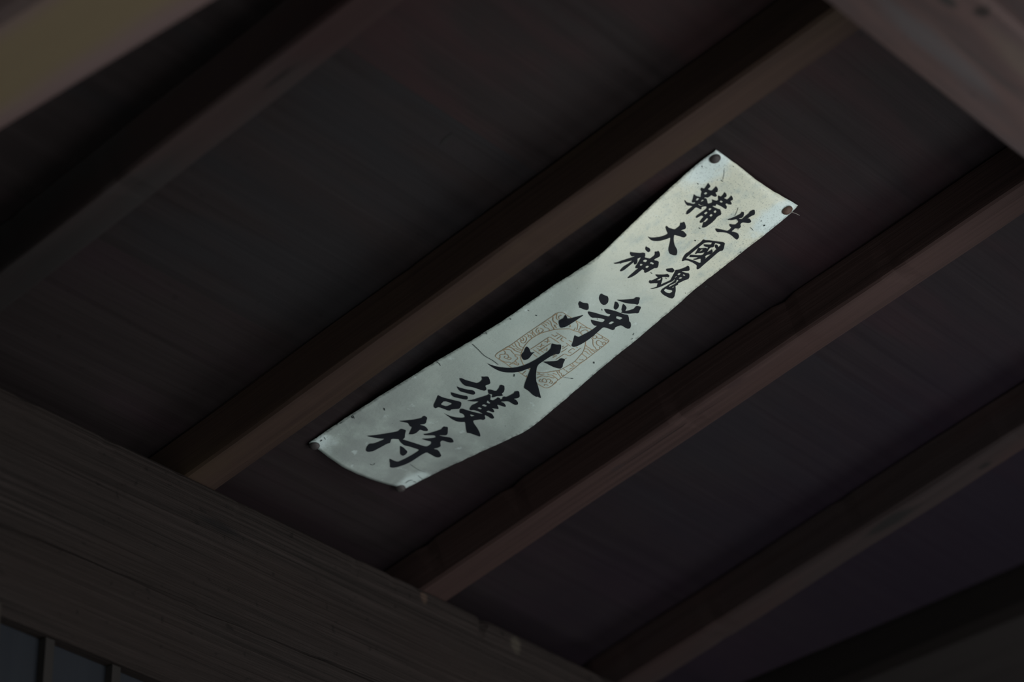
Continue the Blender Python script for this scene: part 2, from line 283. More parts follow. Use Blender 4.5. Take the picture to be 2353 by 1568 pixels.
# banner shape and its print, in sheet coordinates (u/2000 across, v/8000 down the sheet)
BAN = {"chars":[["bellows",[[[[414,485],[492,507],[505,531],[506,574],[570,561],[578,541],[566,489],[555,453],[613,470],[631,483],[658,515],[643,542],[703,561],[713,580],[704,599],[682,607],[636,613],[638,649],[635,679],[592,702],[601,722],[629,700],[670,719],[727,756],[761,697],[704,657],[753,645],[787,631],[786,604],[751,583],[718,548],[767,541],[762,495],[734,444],[796,458],[814,471],[830,494],[821,523],[833,528],[884,517],[883,485],[864,420],[930,447],[957,476],[940,505],[1005,527],[1015,549],[995,564],[941,574],[934,594],[992,611],[1023,639],[1027,657],[1001,663],[935,663],[824,678],[852,709],[805,739],[854,739],[931,723],[958,710],[997,731],[1046,759],[1060,784],[1049,817],[1048,849],[1066,887],[1080,967],[1078,1035],[1074,1086],[1038,1121],[1023,1111],[956,1025],[987,1021],[977,948],[937,945],[952,1014],[951,1050],[933,1073],[914,1068],[898,1039],[884,1000],[877,957],[828,965],[819,999],[810,1039],[787,1042],[775,1010],[773,977],[781,914],[781,822],[754,802],[728,815],[698,855],[731,880],[720,895],[680,898],[632,907],[631,927],[638,982],[642,1033],[635,1081],[616,1084],[591,1055],[575,1020],[572,996],[575,961],[574,922],[521,943],[498,961],[438,949],[382,921],[378,908],[418,917],[446,918],[490,901],[536,891],[561,880],[565,856],[542,853],[522,873],[507,877],[492,868],[462,823],[406,755],[443,759],[485,756],[521,744],[544,731],[511,712],[472,655],[446,654],[423,644],[407,616],[418,605],[459,601],[447,554],[426,510]],[[[525,626],[567,624],[568,660],[528,667]],[[505,784],[540,763],[552,780],[554,812],[522,817]],[[599,750],[631,745],[630,766],[612,796],[603,780]],[[607,843],[671,837],[688,804],[695,807],[679,844],[630,852]],[[806,803],[840,778],[854,795],[853,826],[820,820]],[[912,768],[956,772],[964,808],[917,807]],[[827,869],[863,867],[869,914],[823,914]],[[921,853],[969,857],[975,894],[926,894]],[[821,588],[872,586],[875,612],[827,619]]]]]],["life",[[[[1219,785],[1241,755],[1272,674],[1289,603],[1287,575],[1270,546],[1292,542],[1301,531],[1339,560],[1373,595],[1382,633],[1348,664],[1371,667],[1406,646],[1393,589],[1390,502],[1366,468],[1384,413],[1408,408],[1465,446],[1486,475],[1468,530],[1465,602],[1485,570],[1562,591],[1580,616],[1565,647],[1531,663],[1469,690],[1470,733],[1525,762],[1538,797],[1524,817],[1478,838],[1482,871],[1485,915],[1535,896],[1606,882],[1671,911],[1700,942],[1708,983],[1653,983],[1568,971],[1497,968],[1436,979],[1347,1021],[1318,1047],[1275,1044],[1226,1021],[1246,1004],[1316,975],[1390,953],[1427,940],[1431,905],[1420,859],[1389,861],[1347,847],[1330,823],[1371,809],[1420,779],[1409,717],[1334,696],[1291,752],[1239,785]],[]]]],["great",[[[[435,1691],[479,1690],[515,1680],[564,1650],[634,1588],[662,1545],[680,1494],[606,1465],[543,1426],[533,1403],[547,1399],[591,1408],[636,1401],[702,1385],[713,1372],[721,1291],[688,1260],[687,1241],[704,1233],[709,1210],[723,1200],[814,1249],[838,1274],[839,1297],[818,1317],[810,1352],[848,1331],[949,1350],[971,1370],[970,1411],[952,1423],[871,1438],[798,1455],[788,1463],[829,1506],[890,1554],[961,1597],[1058,1633],[1112,1667],[1156,1723],[1113,1746],[1073,1751],[1027,1755],[965,1722],[924,1688],[852,1600],[777,1523],[750,1570],[699,1642],[659,1675],[601,1708],[556,1720],[491,1711]],[]]]],["spirit",[[[[575,1839],[613,1844],[647,1839],[693,1855],[714,1882],[707,1907],[667,1906],[619,1894],[592,1871]],[]],[[[364,2317],[391,2298],[421,2267],[465,2209],[519,2143],[572,2075],[569,2059],[529,2094],[484,2079],[457,2067],[432,2036],[467,2031],[549,2001],[610,1975],[635,1951],[670,1942],[715,1975],[735,2008],[789,1993],[839,1985],[848,1897],[797,1855],[796,1843],[818,1833],[830,1810],[851,1811],[913,1847],[934,1873],[933,1897],[918,1929],[909,1966],[939,1969],[971,1957],[1010,1954],[1064,2008],[1089,2046],[1077,2069],[1053,2076],[1035,2128],[1019,2188],[996,2219],[972,2219],[949,2193],[896,2189],[893,2249],[891,2336],[868,2405],[844,2435],[830,2429],[826,2386],[823,2289],[823,2197],[797,2228],[777,2230],[755,2203],[725,2122],[692,2050],[678,2033],[650,2081],[690,2110],[719,2145],[723,2176],[706,2189],[685,2177],[656,2155],[655,2213],[651,2310],[642,2358],[618,2389],[598,2386],[585,2355],[580,2294],[601,2234],[610,2186],[610,2141],[538,2214],[483,2268],[411,2315],[380,2322]],[[[769,2037],[828,2023],[837,2062],[823,2072],[768,2073]],[[906,2019],[978,2018],[978,2044],[942,2044],[905,2051]],[[778,2129],[829,2116],[829,2155],[793,2155]],[[909,2100],[953,2095],[951,2141],[899,2137]]]]]],["land",[[[[1251,1266],[1287,1266],[1351,1226],[1461,1179],[1571,1131],[1601,1133],[1623,1157],[1683,1224],[1697,1260],[1674,1285],[1668,1324],[1678,1409],[1690,1550],[1695,1641],[1703,1714],[1691,1747],[1663,1741],[1627,1700],[1589,1691],[1490,1691],[1416,1702],[1362,1724],[1344,1760],[1331,1757],[1300,1717],[1278,1671],[1264,1626],[1277,1571],[1272,1512],[1268,1401],[1264,1317]],[[[1325,1307],[1355,1277],[1414,1239],[1447,1222],[1477,1213],[1546,1193],[1579,1192],[1588,1249],[1596,1293],[1612,1410],[1614,1537],[1621,1619],[1610,1637],[1501,1646],[1400,1672],[1337,1692],[1333,1562],[1325,1404],[1324,1333]]]],[[[1341,1336],[1352,1329],[1446,1276],[1432,1253],[1412,1232],[1463,1208],[1486,1246],[1511,1271],[1514,1298],[1486,1324],[1491,1355],[1526,1425],[1538,1366],[1534,1330],[1594,1365],[1608,1412],[1573,1454],[1566,1498],[1587,1498],[1614,1537],[1638,1622],[1603,1609],[1554,1564],[1531,1583],[1505,1622],[1469,1642],[1456,1636],[1479,1611],[1501,1564],[1384,1637],[1372,1641],[1355,1625],[1345,1600],[1447,1547],[1516,1500],[1493,1433],[1464,1485],[1407,1520],[1408,1548],[1391,1545],[1373,1508],[1329,1423],[1363,1425],[1408,1391],[1436,1364],[1469,1370],[1455,1337],[1390,1360],[1360,1352]],[[[1396,1435],[1426,1411],[1428,1434],[1414,1487]]]],[[[1502,1228],[1530,1224],[1565,1236],[1612,1268],[1601,1297],[1544,1278],[1511,1257]],[]]]],["soul",[[[[1232,1995],[1268,1964],[1314,1929],[1349,1939],[1375,1947],[1387,1969],[1387,1992],[1355,2009],[1304,2022],[1264,2019]],[]],[[[1174,2158],[1206,2146],[1307,2086],[1334,2054],[1370,2056],[1397,2067],[1410,2092],[1376,2106],[1307,2143],[1350,2167],[1389,2218],[1424,2267],[1442,2213],[1487,2121],[1456,2066],[1419,1984],[1389,1936],[1434,1900],[1468,1850],[1495,1799],[1491,1779],[1517,1770],[1583,1811],[1595,1838],[1492,1904],[1531,1902],[1600,1887],[1637,1873],[1669,1888],[1713,1928],[1727,1960],[1716,1979],[1689,2013],[1663,2077],[1648,2104],[1671,2123],[1664,2146],[1650,2160],[1696,2193],[1742,2232],[1776,2278],[1808,2312],[1818,2352],[1805,2369],[1752,2380],[1625,2385],[1557,2372],[1530,2355],[1513,2318],[1526,2256],[1538,2193],[1553,2126],[1555,2099],[1529,2068],[1516,2072],[1533,2095],[1526,2131],[1501,2178],[1472,2255],[1442,2313],[1403,2359],[1367,2396],[1330,2406],[1355,2386],[1404,2325],[1382,2302],[1360,2268],[1304,2297],[1249,2334],[1218,2328],[1200,2312],[1191,2285],[1220,2282],[1235,2261],[1268,2176],[1235,2182],[1201,2175]],[[[1287,2238],[1312,2163],[1323,2170],[1344,2204]],[[1483,1953],[1519,1938],[1528,1948],[1530,1976],[1488,1986]],[[1572,1928],[1626,1931],[1625,1948],[1574,1950]],[[1494,2014],[1522,2009],[1512,2023],[1516,2050],[1501,2048]],[[1573,1998],[1620,1986],[1618,2015],[1571,2030]],[[1567,2064],[1607,2055],[1616,2076],[1619,2125],[1585,2222],[1565,2224],[1562,2196],[1601,2116],[1595,2094]],[[1637,2180],[1654,2186],[1652,2210],[1633,2214]],[[1558,2277],[1581,2280],[1683,2248],[1707,2271],[1692,2312],[1631,2328],[1565,2320],[1553,2307]]]]]],["pure",[[[[699,2848],[749,2855],[848,2846],[907,2883],[953,2932],[960,2983],[928,3009],[866,3001],[789,2966],[735,2931],[702,2886]],[]],[[[498,3113],[539,3118],[590,3110],[640,3092],[674,3095],[750,3152],[772,3183],[753,3202],[688,3213],[644,3211],[596,3220],[593,3205],[543,3182],[515,3156]],[]],[[[798,3291],[783,3367],[764,3473],[749,3624],[714,3685],[676,3671],[616,3628],[583,3596],[591,3521],[570,3477],[561,3447],[601,3459],[636,3483],[670,3441],[722,3367]],[]],[[[1037,2835],[1125,2787],[1258,2690],[1275,2670],[1268,2638],[1329,2611],[1355,2633],[1378,2666],[1415,2703],[1420,2742],[1381,2744],[1291,2789],[1200,2816],[1111,2828]],[]],[[[1045,2869],[1097,2861],[1172,2894],[1199,2931],[1207,2973],[1199,2993],[1154,2985],[1124,2960],[1089,2916]],[]],[[[1206,2839],[1256,2847],[1325,2871],[1359,2937],[1404,2887],[1443,2825],[1428,2785],[1433,2758],[1502,2738],[1524,2761],[1545,2802],[1572,2839],[1563,2867],[1534,2877],[1453,2939],[1390,2972],[1316,2988],[1330,2964],[1288,2946],[1234,2881]],[]],[[[1009,3061],[1100,3033],[1228,3009],[1399,2989],[1455,2963],[1512,2995],[1584,3049],[1616,3050],[1682,3097],[1713,3144],[1690,3172],[1645,3177],[1534,3173],[1491,3256],[1518,3289],[1504,3317],[1461,3320],[1343,3333],[1310,3349],[1308,3411],[1311,3532],[1298,3656],[1275,3745],[1241,3823],[1197,3865],[1147,3857],[1097,3777],[1009,3668],[1063,3674],[1111,3667],[1134,3611],[1176,3503],[1190,3425],[1198,3361],[1140,3382],[1051,3358],[988,3316],[1053,3306],[1223,3274],[1217,3215],[1117,3227],[1040,3250],[966,3284],[874,3258],[820,3231],[806,3208],[917,3188],[1098,3165],[1224,3140],[1206,3093],[1132,3114],[1064,3090]],[[[1315,3072],[1439,3051],[1442,3071],[1437,3084],[1436,3101],[1347,3113]],[[1329,3195],[1394,3176],[1383,3242],[1328,3253]]]]]],["fire",[[[[676,4307],[710,4301],[757,4320],[808,4350],[831,4338],[843,4298],[849,4347],[870,4408],[890,4469],[874,4531],[841,4534],[774,4505],[746,4479],[733,4412],[695,4355]],[]],[[[529,4948],[580,4941],[675,4911],[756,4867],[839,4807],[904,4730],[940,4653],[965,4549],[973,4412],[965,4236],[958,4153],[937,4079],[871,4000],[889,3988],[937,3965],[985,3923],[1033,3964],[1105,4054],[1111,4090],[1066,4127],[1061,4233],[1067,4366],[1072,4446],[1105,4508],[1154,4566],[1218,4634],[1309,4715],[1376,4752],[1534,4859],[1636,4925],[1560,4936],[1559,4952],[1485,4959],[1400,4946],[1313,4959],[1250,4878],[1174,4763],[1112,4661],[1052,4571],[1039,4652],[1015,4749],[959,4833],[885,4902],[816,4940],[726,4958],[618,4959]],[]],[[[1069,4363],[1143,4275],[1217,4196],[1207,4151],[1219,4127],[1282,4115],[1305,4136],[1340,4204],[1387,4255],[1388,4297],[1337,4314],[1260,4332],[1131,4349]],[]]]],["guard",[[[[513,5465],[527,5443],[602,5430],[704,5390],[777,5361],[769,5262],[703,5213],[729,5199],[769,5147],[836,5180],[902,5228],[909,5258],[889,5321],[954,5356],[977,5383],[972,5417],[925,5436],[793,5474],[697,5529],[627,5522],[545,5490]],[]],[[[622,5624],[672,5616],[773,5576],[852,5523],[892,5526],[926,5550],[933,5583],[912,5605],[823,5641],[744,5673],[673,5652]],[]],[[[663,5780],[700,5764],[781,5738],[858,5701],[892,5673],[933,5703],[947,5734],[927,5758],[844,5798],[770,5831],[712,5818]],[]],[[[578,5952],[619,5953],[680,5943],[788,5900],[915,5842],[944,5842],[993,5895],[1020,5948],[1018,5976],[954,6061],[967,6087],[947,6107],[875,6124],[784,6145],[772,6200],[728,6188],[691,6147],[652,6073]],[[[741,5990],[880,5946],[865,6058],[764,6087]]]],[[[987,5358],[1013,5331],[1099,5300],[1074,5225],[1034,5165],[1042,5143],[1085,5128],[1153,5188],[1187,5238],[1189,5279],[1237,5294],[1222,5331],[1187,5375],[1166,5442],[1148,5438],[1119,5389],[1069,5419],[1026,5391]],[]],[[[1263,5332],[1261,5299],[1297,5282],[1304,5142],[1280,5110],[1315,5054],[1407,5129],[1416,5172],[1387,5238],[1421,5220],[1493,5243],[1519,5280],[1507,5311],[1467,5324],[1382,5328],[1312,5426],[1361,5403],[1433,5425],[1449,5453],[1421,5469],[1327,5505],[1398,5538],[1418,5562],[1393,5581],[1334,5616],[1367,5617],[1416,5638],[1426,5665],[1382,5684],[1343,5689],[1340,5730],[1364,5727],[1428,5701],[1516,5739],[1528,5763],[1511,5791],[1457,5790],[1383,5797],[1403,5820],[1448,5847],[1458,5874],[1452,5903],[1418,5918],[1361,6016],[1424,6055],[1542,6098],[1648,6153],[1704,6194],[1707,6218],[1627,6241],[1545,6268],[1524,6291],[1422,6214],[1310,6117],[1275,6163],[1208,6203],[1126,6211],[1013,6198],[932,6189],[986,6189],[1069,6173],[1140,6137],[1199,6090],[1228,6044],[1188,6018],[1141,6008],[1102,6027],[1066,5996],[1038,5951],[1058,5927],[1092,5917],[1202,5875],[1296,5836],[1354,5800],[1267,5807],[1187,5831],[1160,5870],[1129,5862],[1090,5776],[1100,5708],[1096,5639],[1045,5698],[961,5756],[1002,5683],[1041,5564],[1078,5453],[1073,5422],[1101,5415],[1140,5447],[1181,5499],[1230,5477],[1224,5402],[1218,5379],[1254,5370],[1284,5390],[1284,5347]],[[[1161,5528],[1201,5544],[1236,5544],[1250,5569],[1192,5583]],[[1189,5633],[1252,5623],[1257,5659],[1188,5678]],[[1192,5731],[1248,5719],[1253,5755],[1192,5766]],[[1221,5945],[1303,5911],[1277,5969]]]]]],["charm",[[[[583,6753],[632,6699],[719,6590],[782,6483],[770,6453],[775,6422],[829,6423],[852,6444],[877,6483],[911,6522],[918,6564],[864,6618],[964,6592],[1030,6612],[1067,6635],[1063,6663],[1023,6686],[955,6695],[974,6781],[960,6839],[911,6880],[887,6838],[825,6722],[787,6734],[719,6697],[651,6727]],[]],[[[1075,6746],[1127,6682],[1174,6566],[1196,6490],[1169,6415],[1195,6405],[1219,6383],[1277,6438],[1342,6508],[1347,6548],[1264,6619],[1351,6588],[1450,6533],[1532,6568],[1551,6596],[1532,6630],[1487,6649],[1399,6670],[1401,6712],[1437,6747],[1490,6790],[1492,6840],[1453,6910],[1537,6884],[1674,6953],[1694,6999],[1675,7034],[1630,7045],[1531,7039],[1440,7037],[1431,7159],[1432,7342],[1411,7459],[1359,7564],[1315,7613],[1262,7627],[1196,7555],[1140,7513],[1094,7465],[1174,7473],[1270,7466],[1298,7375],[1320,7232],[1325,7055],[1207,7075],[1092,7098],[1050,7115],[962,7095],[887,7061],[873,7033],[924,7020],[1039,6999],[1192,6969],[1341,6936],[1346,6846],[1300,6798],[1235,6823],[1132,6847],[1218,6771],[1284,6683],[1231,6658],[1162,6715],[1107,6751]],[]],[[[459,7302],[529,7225],[603,7129],[683,7013],[739,6924],[726,6857],[802,6834],[821,6852],[857,6903],[920,6971],[929,7016],[888,7047],[782,7114],[834,7189],[831,7209],[812,7236],[788,7358],[762,7479],[724,7524],[695,7539],[659,7524],[619,7459],[607,7391],[653,7347],[690,7257],[713,7171],[632,7224],[543,7268]],[]],[[[1004,7155],[1090,7159],[1207,7196],[1232,7259],[1224,7311],[1190,7313],[1143,7292],[1075,7222]],[]]]]],"seal":[[[485,4728],[476,4677],[480,4588],[480,4414],[475,4185],[475,3997],[471,3843],[463,3665],[463,3580],[462,3495]],[[474,4354],[552,4393],[613,4406],[680,4403]],[[480,4414],[541,4427],[561,4418]],[[482,4323],[522,4322],[550,4331],[584,4358],[625,4363],[659,4356]],[[573,4457],[610,4474],[649,4473],[714,4456]],[[584,4439],[637,4434],[701,4417]],[[480,4479],[513,4467],[565,4471],[611,4481]],[[486,4256],[517,4262],[541,4290],[584,4292],[599,4262],[578,4216],[554,4188],[518,4171],[491,4179]],[[491,4212],[526,4222],[548,4243],[538,4260],[518,4253]],[[483,4064],[510,4072],[530,4053]],[[489,4009],[530,4053],[562,4072],[608,4077]],[[525,4032],[566,4043],[606,4053]],[[494,4127],[524,4117],[547,4144],[578,4124],[548,4102],[531,4118]],[[578,4124],[613,4140]],[[507,3908],[509,3948],[532,3984],[569,3998],[602,3990],[607,3941],[590,3899],[565,3892],[527,3905]],[[548,3935],[557,3959],[603,3980]],[[484,3839],[522,3825],[565,3839],[592,3827],[635,3824],[656,3843]],[[469,3820],[479,3759],[523,3746],[558,3752]],[[476,3804],[523,3789],[553,3801]],[[487,3708],[525,3701],[567,3724],[603,3746],[649,3756],[682,3772]],[[474,3601],[512,3646],[553,3662],[599,3663],[621,3666]],[[612,3701],[650,3720],[673,3721]],[[709,4419],[663,4344],[628,4251],[606,4139],[606,4053],[617,3956],[656,3843],[691,3758]],[[764,4313],[764,4200],[753,4061],[749,3951],[763,3926],[808,3920],[893,3917]],[[870,4251],[864,4176],[862,4089],[863,4009]],[[783,4196],[806,4170],[833,4104]],[[784,4106],[813,4144],[831,4177]],[[781,4056],[799,4018],[823,3982]],[[757,3969],[794,3998],[822,4045]],[[903,4185],[917,4151]],[[898,4111],[944,4165]],[[733,3872],[795,3865],[797,3829]],[[459,3600],[451,3540],[461,3496],[481,3462],[519,3443],[586,3441],[655,3434],[775,3440],[890,3445],[1075,3464],[1173,3463],[1318,3481],[1465,3489],[1570,3495],[1625,3500],[1640,3519],[1644,3578],[1638,3722],[1631,3785]],[[472,3527],[505,3568],[542,3597],[566,3588]],[[534,3494],[521,3525],[539,3557],[566,3571]],[[486,3614],[522,3653],[562,3669],[605,3666],[637,3674]],[[613,3700],[646,3725],[683,3727]],[[640,3757],[681,3773]],[[669,3794],[714,3729],[765,3669],[838,3613],[919,3607],[1007,3593],[1116,3608],[1244,3652],[1341,3738],[1401,3814],[1433,3872],[1460,3924]],[[782,3436],[815,3459],[870,3479],[925,3539],[956,3577]],[[763,3547],[803,3571],[794,3591]],[[890,3548],[912,3584],[897,3605]],[[1019,3581],[981,3553],[973,3517],[949,3496],[973,3472]],[[973,3517],[1033,3484],[1089,3470]],[[1069,3590],[1044,3563],[1084,3512],[1138,3513],[1156,3523]],[[1320,3564],[1327,3541],[1367,3529],[1395,3549],[1389,3578],[1349,3583],[1321,3570]],[[1400,3553],[1457,3539],[1485,3512],[1456,3487]],[[1495,3521],[1534,3521],[1582,3523],[1620,3516]],[[1328,3599],[1374,3611],[1432,3662],[1493,3699],[1539,3710],[1590,3732],[1634,3724]],[[1495,3573],[1461,3583],[1463,3614],[1506,3647],[1552,3658],[1569,3650]],[[1513,3577],[1558,3582],[1586,3561],[1616,3559],[1642,3599],[1609,3610],[1586,3601],[1603,3593]],[[1626,3694],[1602,3667],[1634,3644]],[[1359,3742],[1418,3760],[1472,3761],[1532,3779],[1590,3784],[1626,3781]],[[1517,3766],[1575,3759],[1623,3749]],[[1401,3814],[1448,3792],[1502,3800],[1558,3820],[1612,3827]],[[1440,3849],[1484,3841],[1534,3857],[1588,3858]],[[747,3797],[852,3791],[961,3791]],[[747,3866],[794,3867],[800,3808]],[[853,3798],[853,3890]],[[898,3806],[908,3853],[978,3861]],[[1018,3792],[1094,3801]],[[1023,3858],[1154,3872]],[[1093,3875],[1073,3987]],[[803,3918],[869,3915],[950,3920]],[[1041,3919],[1049,3959]],[[1134,3929],[1113,4040]],[[1218,3882],[1204,3968],[1280,3972]],[[1214,3891],[1273,3896]],[[1245,3843],[1281,3846]],[[1336,3826],[1317,3994]],[[472,4472],[474,4588],[474,4674],[488,4731],[520,4761],[596,4767],[675,4770],[742,4768],[838,4774],[1006,4768],[1090,4767],[1157,4764],[1277,4749],[1390,4743],[1446,4735],[1513,4726],[1548,4691],[1560,4633],[1565,4532]],[[479,4592],[520,4588],[559,4612],[562,4643],[535,4677],[542,4705],[570,4721],[585,4751],[632,4767],[685,4752],[719,4746],[755,4714],[796,4703]],[[474,4588],[515,4534],[561,4511],[604,4523],[654,4537],[691,4539],[718,4564],[753,4558],[777,4569],[787,4601],[791,4632],[809,4649],[797,4676],[801,4757]],[[695,4543],[712,4520],[761,4500]],[[808,4708],[850,4687],[884,4681],[889,4658],[871,4641],[845,4649],[806,4635]],[[805,4678],[851,4677],[858,4662]],[[612,4657],[610,4676],[631,4691],[663,4687],[667,4659],[650,4632],[613,4614],[587,4617],[565,4640]],[[667,4659],[670,4639],[697,4632],[714,4642],[711,4678],[684,4685]],[[491,4489],[526,4468],[574,4468],[616,4480],[657,4469],[714,4451]],[[697,4408],[739,4469],[799,4531],[857,4568],[939,4607],[1058,4611],[1168,4581],[1219,4548],[1268,4485],[1315,4418],[1367,4352]],[[1079,4761],[1060,4673]],[[1050,4620],[1076,4618]],[[1157,4764],[1140,4737]],[[1277,4673],[1275,4629],[1288,4569],[1338,4551],[1360,4516],[1415,4511],[1460,4490]],[[1307,4489],[1347,4487],[1384,4466],[1450,4475],[1502,4475]],[[1206,4563],[1242,4576],[1276,4520]],[[1208,4607],[1232,4588]],[[1331,4638],[1332,4672],[1350,4688],[1380,4673],[1392,4651],[1426,4645],[1428,4619],[1406,4598],[1363,4586],[1348,4610],[1359,4642],[1379,4656]],[[1395,4582],[1409,4556],[1442,4553],[1470,4579],[1479,4610],[1473,4615]],[[1463,4561],[1500,4567],[1516,4593],[1508,4613]],[[1467,4700],[1455,4677],[1485,4661],[1507,4659]],[[863,4352],[949,4353]],[[793,4286],[941,4280]],[[794,4223],[942,4216]],[[874,4249],[868,4131]],[[1628,3783],[1624,3837],[1615,3941],[1597,4069],[1593,4206],[1578,4309],[1566,4403],[1551,4505],[1546,4605]],[[1443,3903],[1458,3969],[1479,4080],[1462,4169],[1428,4266],[1395,4330],[1330,4407]],[[1448,3908],[1502,3915],[1542,3922],[1578,3925],[1612,3949],[1610,3983],[1587,4061],[1545,4081],[1505,4081],[1473,4069]],[[1507,4013],[1542,4009],[1576,3999],[1557,3982]],[[1471,4131],[1530,4149],[1574,4148]],[[1462,4169],[1533,4175],[1557,4156]],[[1433,4277],[1488,4292]],[[1505,4283],[1533,4297],[1577,4296]],[[1553,4240],[1539,4233],[1562,4201],[1574,4189]],[[1540,4368],[1556,4394]],[[1400,4334],[1434,4365],[1483,4368],[1526,4395],[1561,4392]],[[1369,4358],[1419,4386],[1469,4402],[1543,4434],[1566,4443]],[[1389,4462],[1434,4469],[1513,4483],[1555,4503]],[[1362,4436],[1407,4421],[1441,4423]],[[1108,4202],[1113,4118]],[[1174,4202],[1180,4101],[1192,4038],[1284,4033],[1312,4000],[1333,3824]],[[1288,4118],[1297,4080]],[[1082,4177],[1082,4112]]],"marks":[[[[57,4790],[203,4817],[380,4855],[545,4849],[676,4860]],1.4],[[[1768,3944],[1804,3969]],3],[[[1705,4375],[1746,4357]],2.2],[[[1579,4416],[1712,4372]],0.8],[[[1153,525],[1205,591],[1254,671]],1.0],[[[1447,696],[1502,773],[1542,837]],0.9],[[[1664,689],[1762,706]],1.0],[[[1823,558],[1828,527]],3.4],[[[1696,512],[1703,492]],2.0],[[[998,1150],[1033,1153]],2.2],[[[1152,1360],[1177,1359]],2.8],[[[1071,2170],[1114,2176]],1.6],[[[1370,2126],[1407,2131]],1.2],[[[973,3076],[1010,3104]],1.2],[[[1073,3256],[1089,3265]],1.3],[[[1969,4152],[2014,4193]],0.8],[[[996,4843],[1032,4890]],2.2],[[[2,5436],[51,5431],[112,5456]],1.2],[[[225,6693],[274,6726]],2.2],[[[34,7160],[31,7122],[92,7159]],1.6],[[[43,7151],[67,7168]],3.4],[[[14,7380],[24,7337]],1.6],[[[5,7442],[-2,7408]],1.2],[[[932,7721],[985,7720],[993,7691]],1.1],[[[983,7685],[994,7678]],2.4],[[[1836,7846],[1822,7760],[1861,7724]],1.6],[[[1907,7748],[1969,7751]],2.0],[[[1817,7574],[1938,7615],[2034,7633]],0.9],[[[1465,7402],[1709,7454],[1848,7441]],0.7],[[[58,4050],[48,4034]],2.2],[[[-31,4548],[57,4495]],1.0],[[[37,4056],[47,4035]],1.6],[[[10,4485],[42,4489]],1.6],[[[96,3754],[130,3751]],1.5],[[[267,3758],[292,3748]],2.2],[[[467,2271],[489,2271]],2.0],[[[2099,1934],[2092,1893]],1.4],[[[1971,1135],[1974,1111]],2.0],[[[395,171],[477,245],[535,317]],0.8],[[[515,334],[566,335]],1.6],[[[286,592],[316,591]],1.8],[[[447,48],[470,51]],1.4],[[[74,334],[105,343]],1.6],[[[1866,3223],[1848,3179]],1.3],[[[1917,3302],[1918,3268]],1.2],[[[1764,2364],[1762,2344]],1.2],[[[1918,2180],[1930,2184]],1.4],[[[76,7807],[84,7851]],2.2],[[[60,7744],[111,7772]],1.0],[[[1747,5752],[1758,5754]],1.5]],"tacks":[[113,117],[1886,138],[83,7977],[1875,8010]],"L":[50,65,78,93,112,144,188,243,304,367,431,497,564,633,703,775,852,931,1011,1092,1171,1250,1329,1407,1487,1571,1659,1743,1810,1852,1866,1859,1841,1817,1792,1765,1738,1710,1683,1658,1637,1621,1608,1597,1588,1582,1580,1579,1578,1573,1562,1544,1520,1494,1467,1440,1412,1383,1354,1321,1284,1240,1193,1144,1095,1045,996,949,906,868,835,803,772,741,709,678,644,610,573,535,497,460,424,392,363,336,310,284,259,236,214,193,173,154,137,121,107,93,79,65,50],"R":[50,173,267,312,356,396,433,465,489,507,523,539,555,575,598,624,652,680,707,731,751,767,781,795,812,836,872,921,979,1040,1099,1153,1198,1237,1272,1308,1347,1391,1438,1487,1533,1573,1602,1623,1641,1662,1690,1722,1758,1795,1833,1874,1918,1966,2015,2065,2114,2162,2207,2249,2289,2329,2368,2409,2449,2489,2526,2552,2563,2553,2525,2476,2408,2324,2232,2134,2037,1941,1848,1758,1670,1583,1495,1407,1317,1227,1136,1046,956,869,786,706,627,550,473,398,325,256,189,123,50],"T":[30,43,55,66,77,88,100,112,125,140,159,185,218,257,301,344,383,414,435,447,453,454,453,450,444,435,421,403,382,359,334,305,273,237,197,156,116,78,57,42,30],"B":[30,85,138,199,285,378,472,566,656,736,808,870,921,959,982,992,994,991,985,976,965,948,926,899,869,836,801,766,728,686,639,588,532,474,414,353,293,233,172,106,30],"quad":[[1.7312,1.1403,1.2113],[1.8412,1.1388,1.2118],[1.7343,1.5419,1.084],[1.8521,1.5383,1.0851]],"nw":[5.551115123125783e-17,0.30233138869214393,0.9532028805094326]}
# ---------------------------------------------------------------- paper banner
def surf_tools():
    TL, TR, BL, BR = [Vector((q[0], q[1], q[2]+EYE)) for q in BAN['quad']]
    nw = NU
    KL, KR = .285, .69
    def it(arr, t):
        t = min(max(t, 0), 1)*(len(arr)-1); i = min(int(t), len(arr)-2); f = t-i
        return (arr[i]*(1-f)+arr[i+1]*f)*1e-5
    def lerp3(t, k): return k*t*2 if t < .5 else k+(1-k)*(t-.5)*2
    def s(u, v):
        v = min(max(v, 0), 1); u = min(max(u, 0), 1)
        m = (1-u)*KL+u*KR
        t = 0.5*v/m if v < m else 0.5+0.5*(v-m)/(1-m)
        return (1-u)*it(BAN['L'], lerp3(t, KL)) + u*it(BAN['R'], lerp3(t, KR)) + it(BAN['T'], u)*max(0, 1-v/.3)**2 + it(BAN['B'], u)*max(0, 1-(1-v)/.35)**2
    def P(u, v, off=0.0):
        q = TL*((1-u)*(1-v)) + TR*(u*(1-v)) + BL*((1-u)*v) + BR*(u*v)
        return q - nw*(s(u, v)+off)
    return P
P = surf_tools()
ORG = P(0.5, 0.0)
banner = bpy.data.objects.new('paper_banner', None); C.objects.link(banner); banner.location = ORG
banner['label'] = 'long white paper banner with brush lettering and a faint seal, tacked to the roof boards'; banner['category'] = 'paper banner'
bpy.context.view_layer.update()
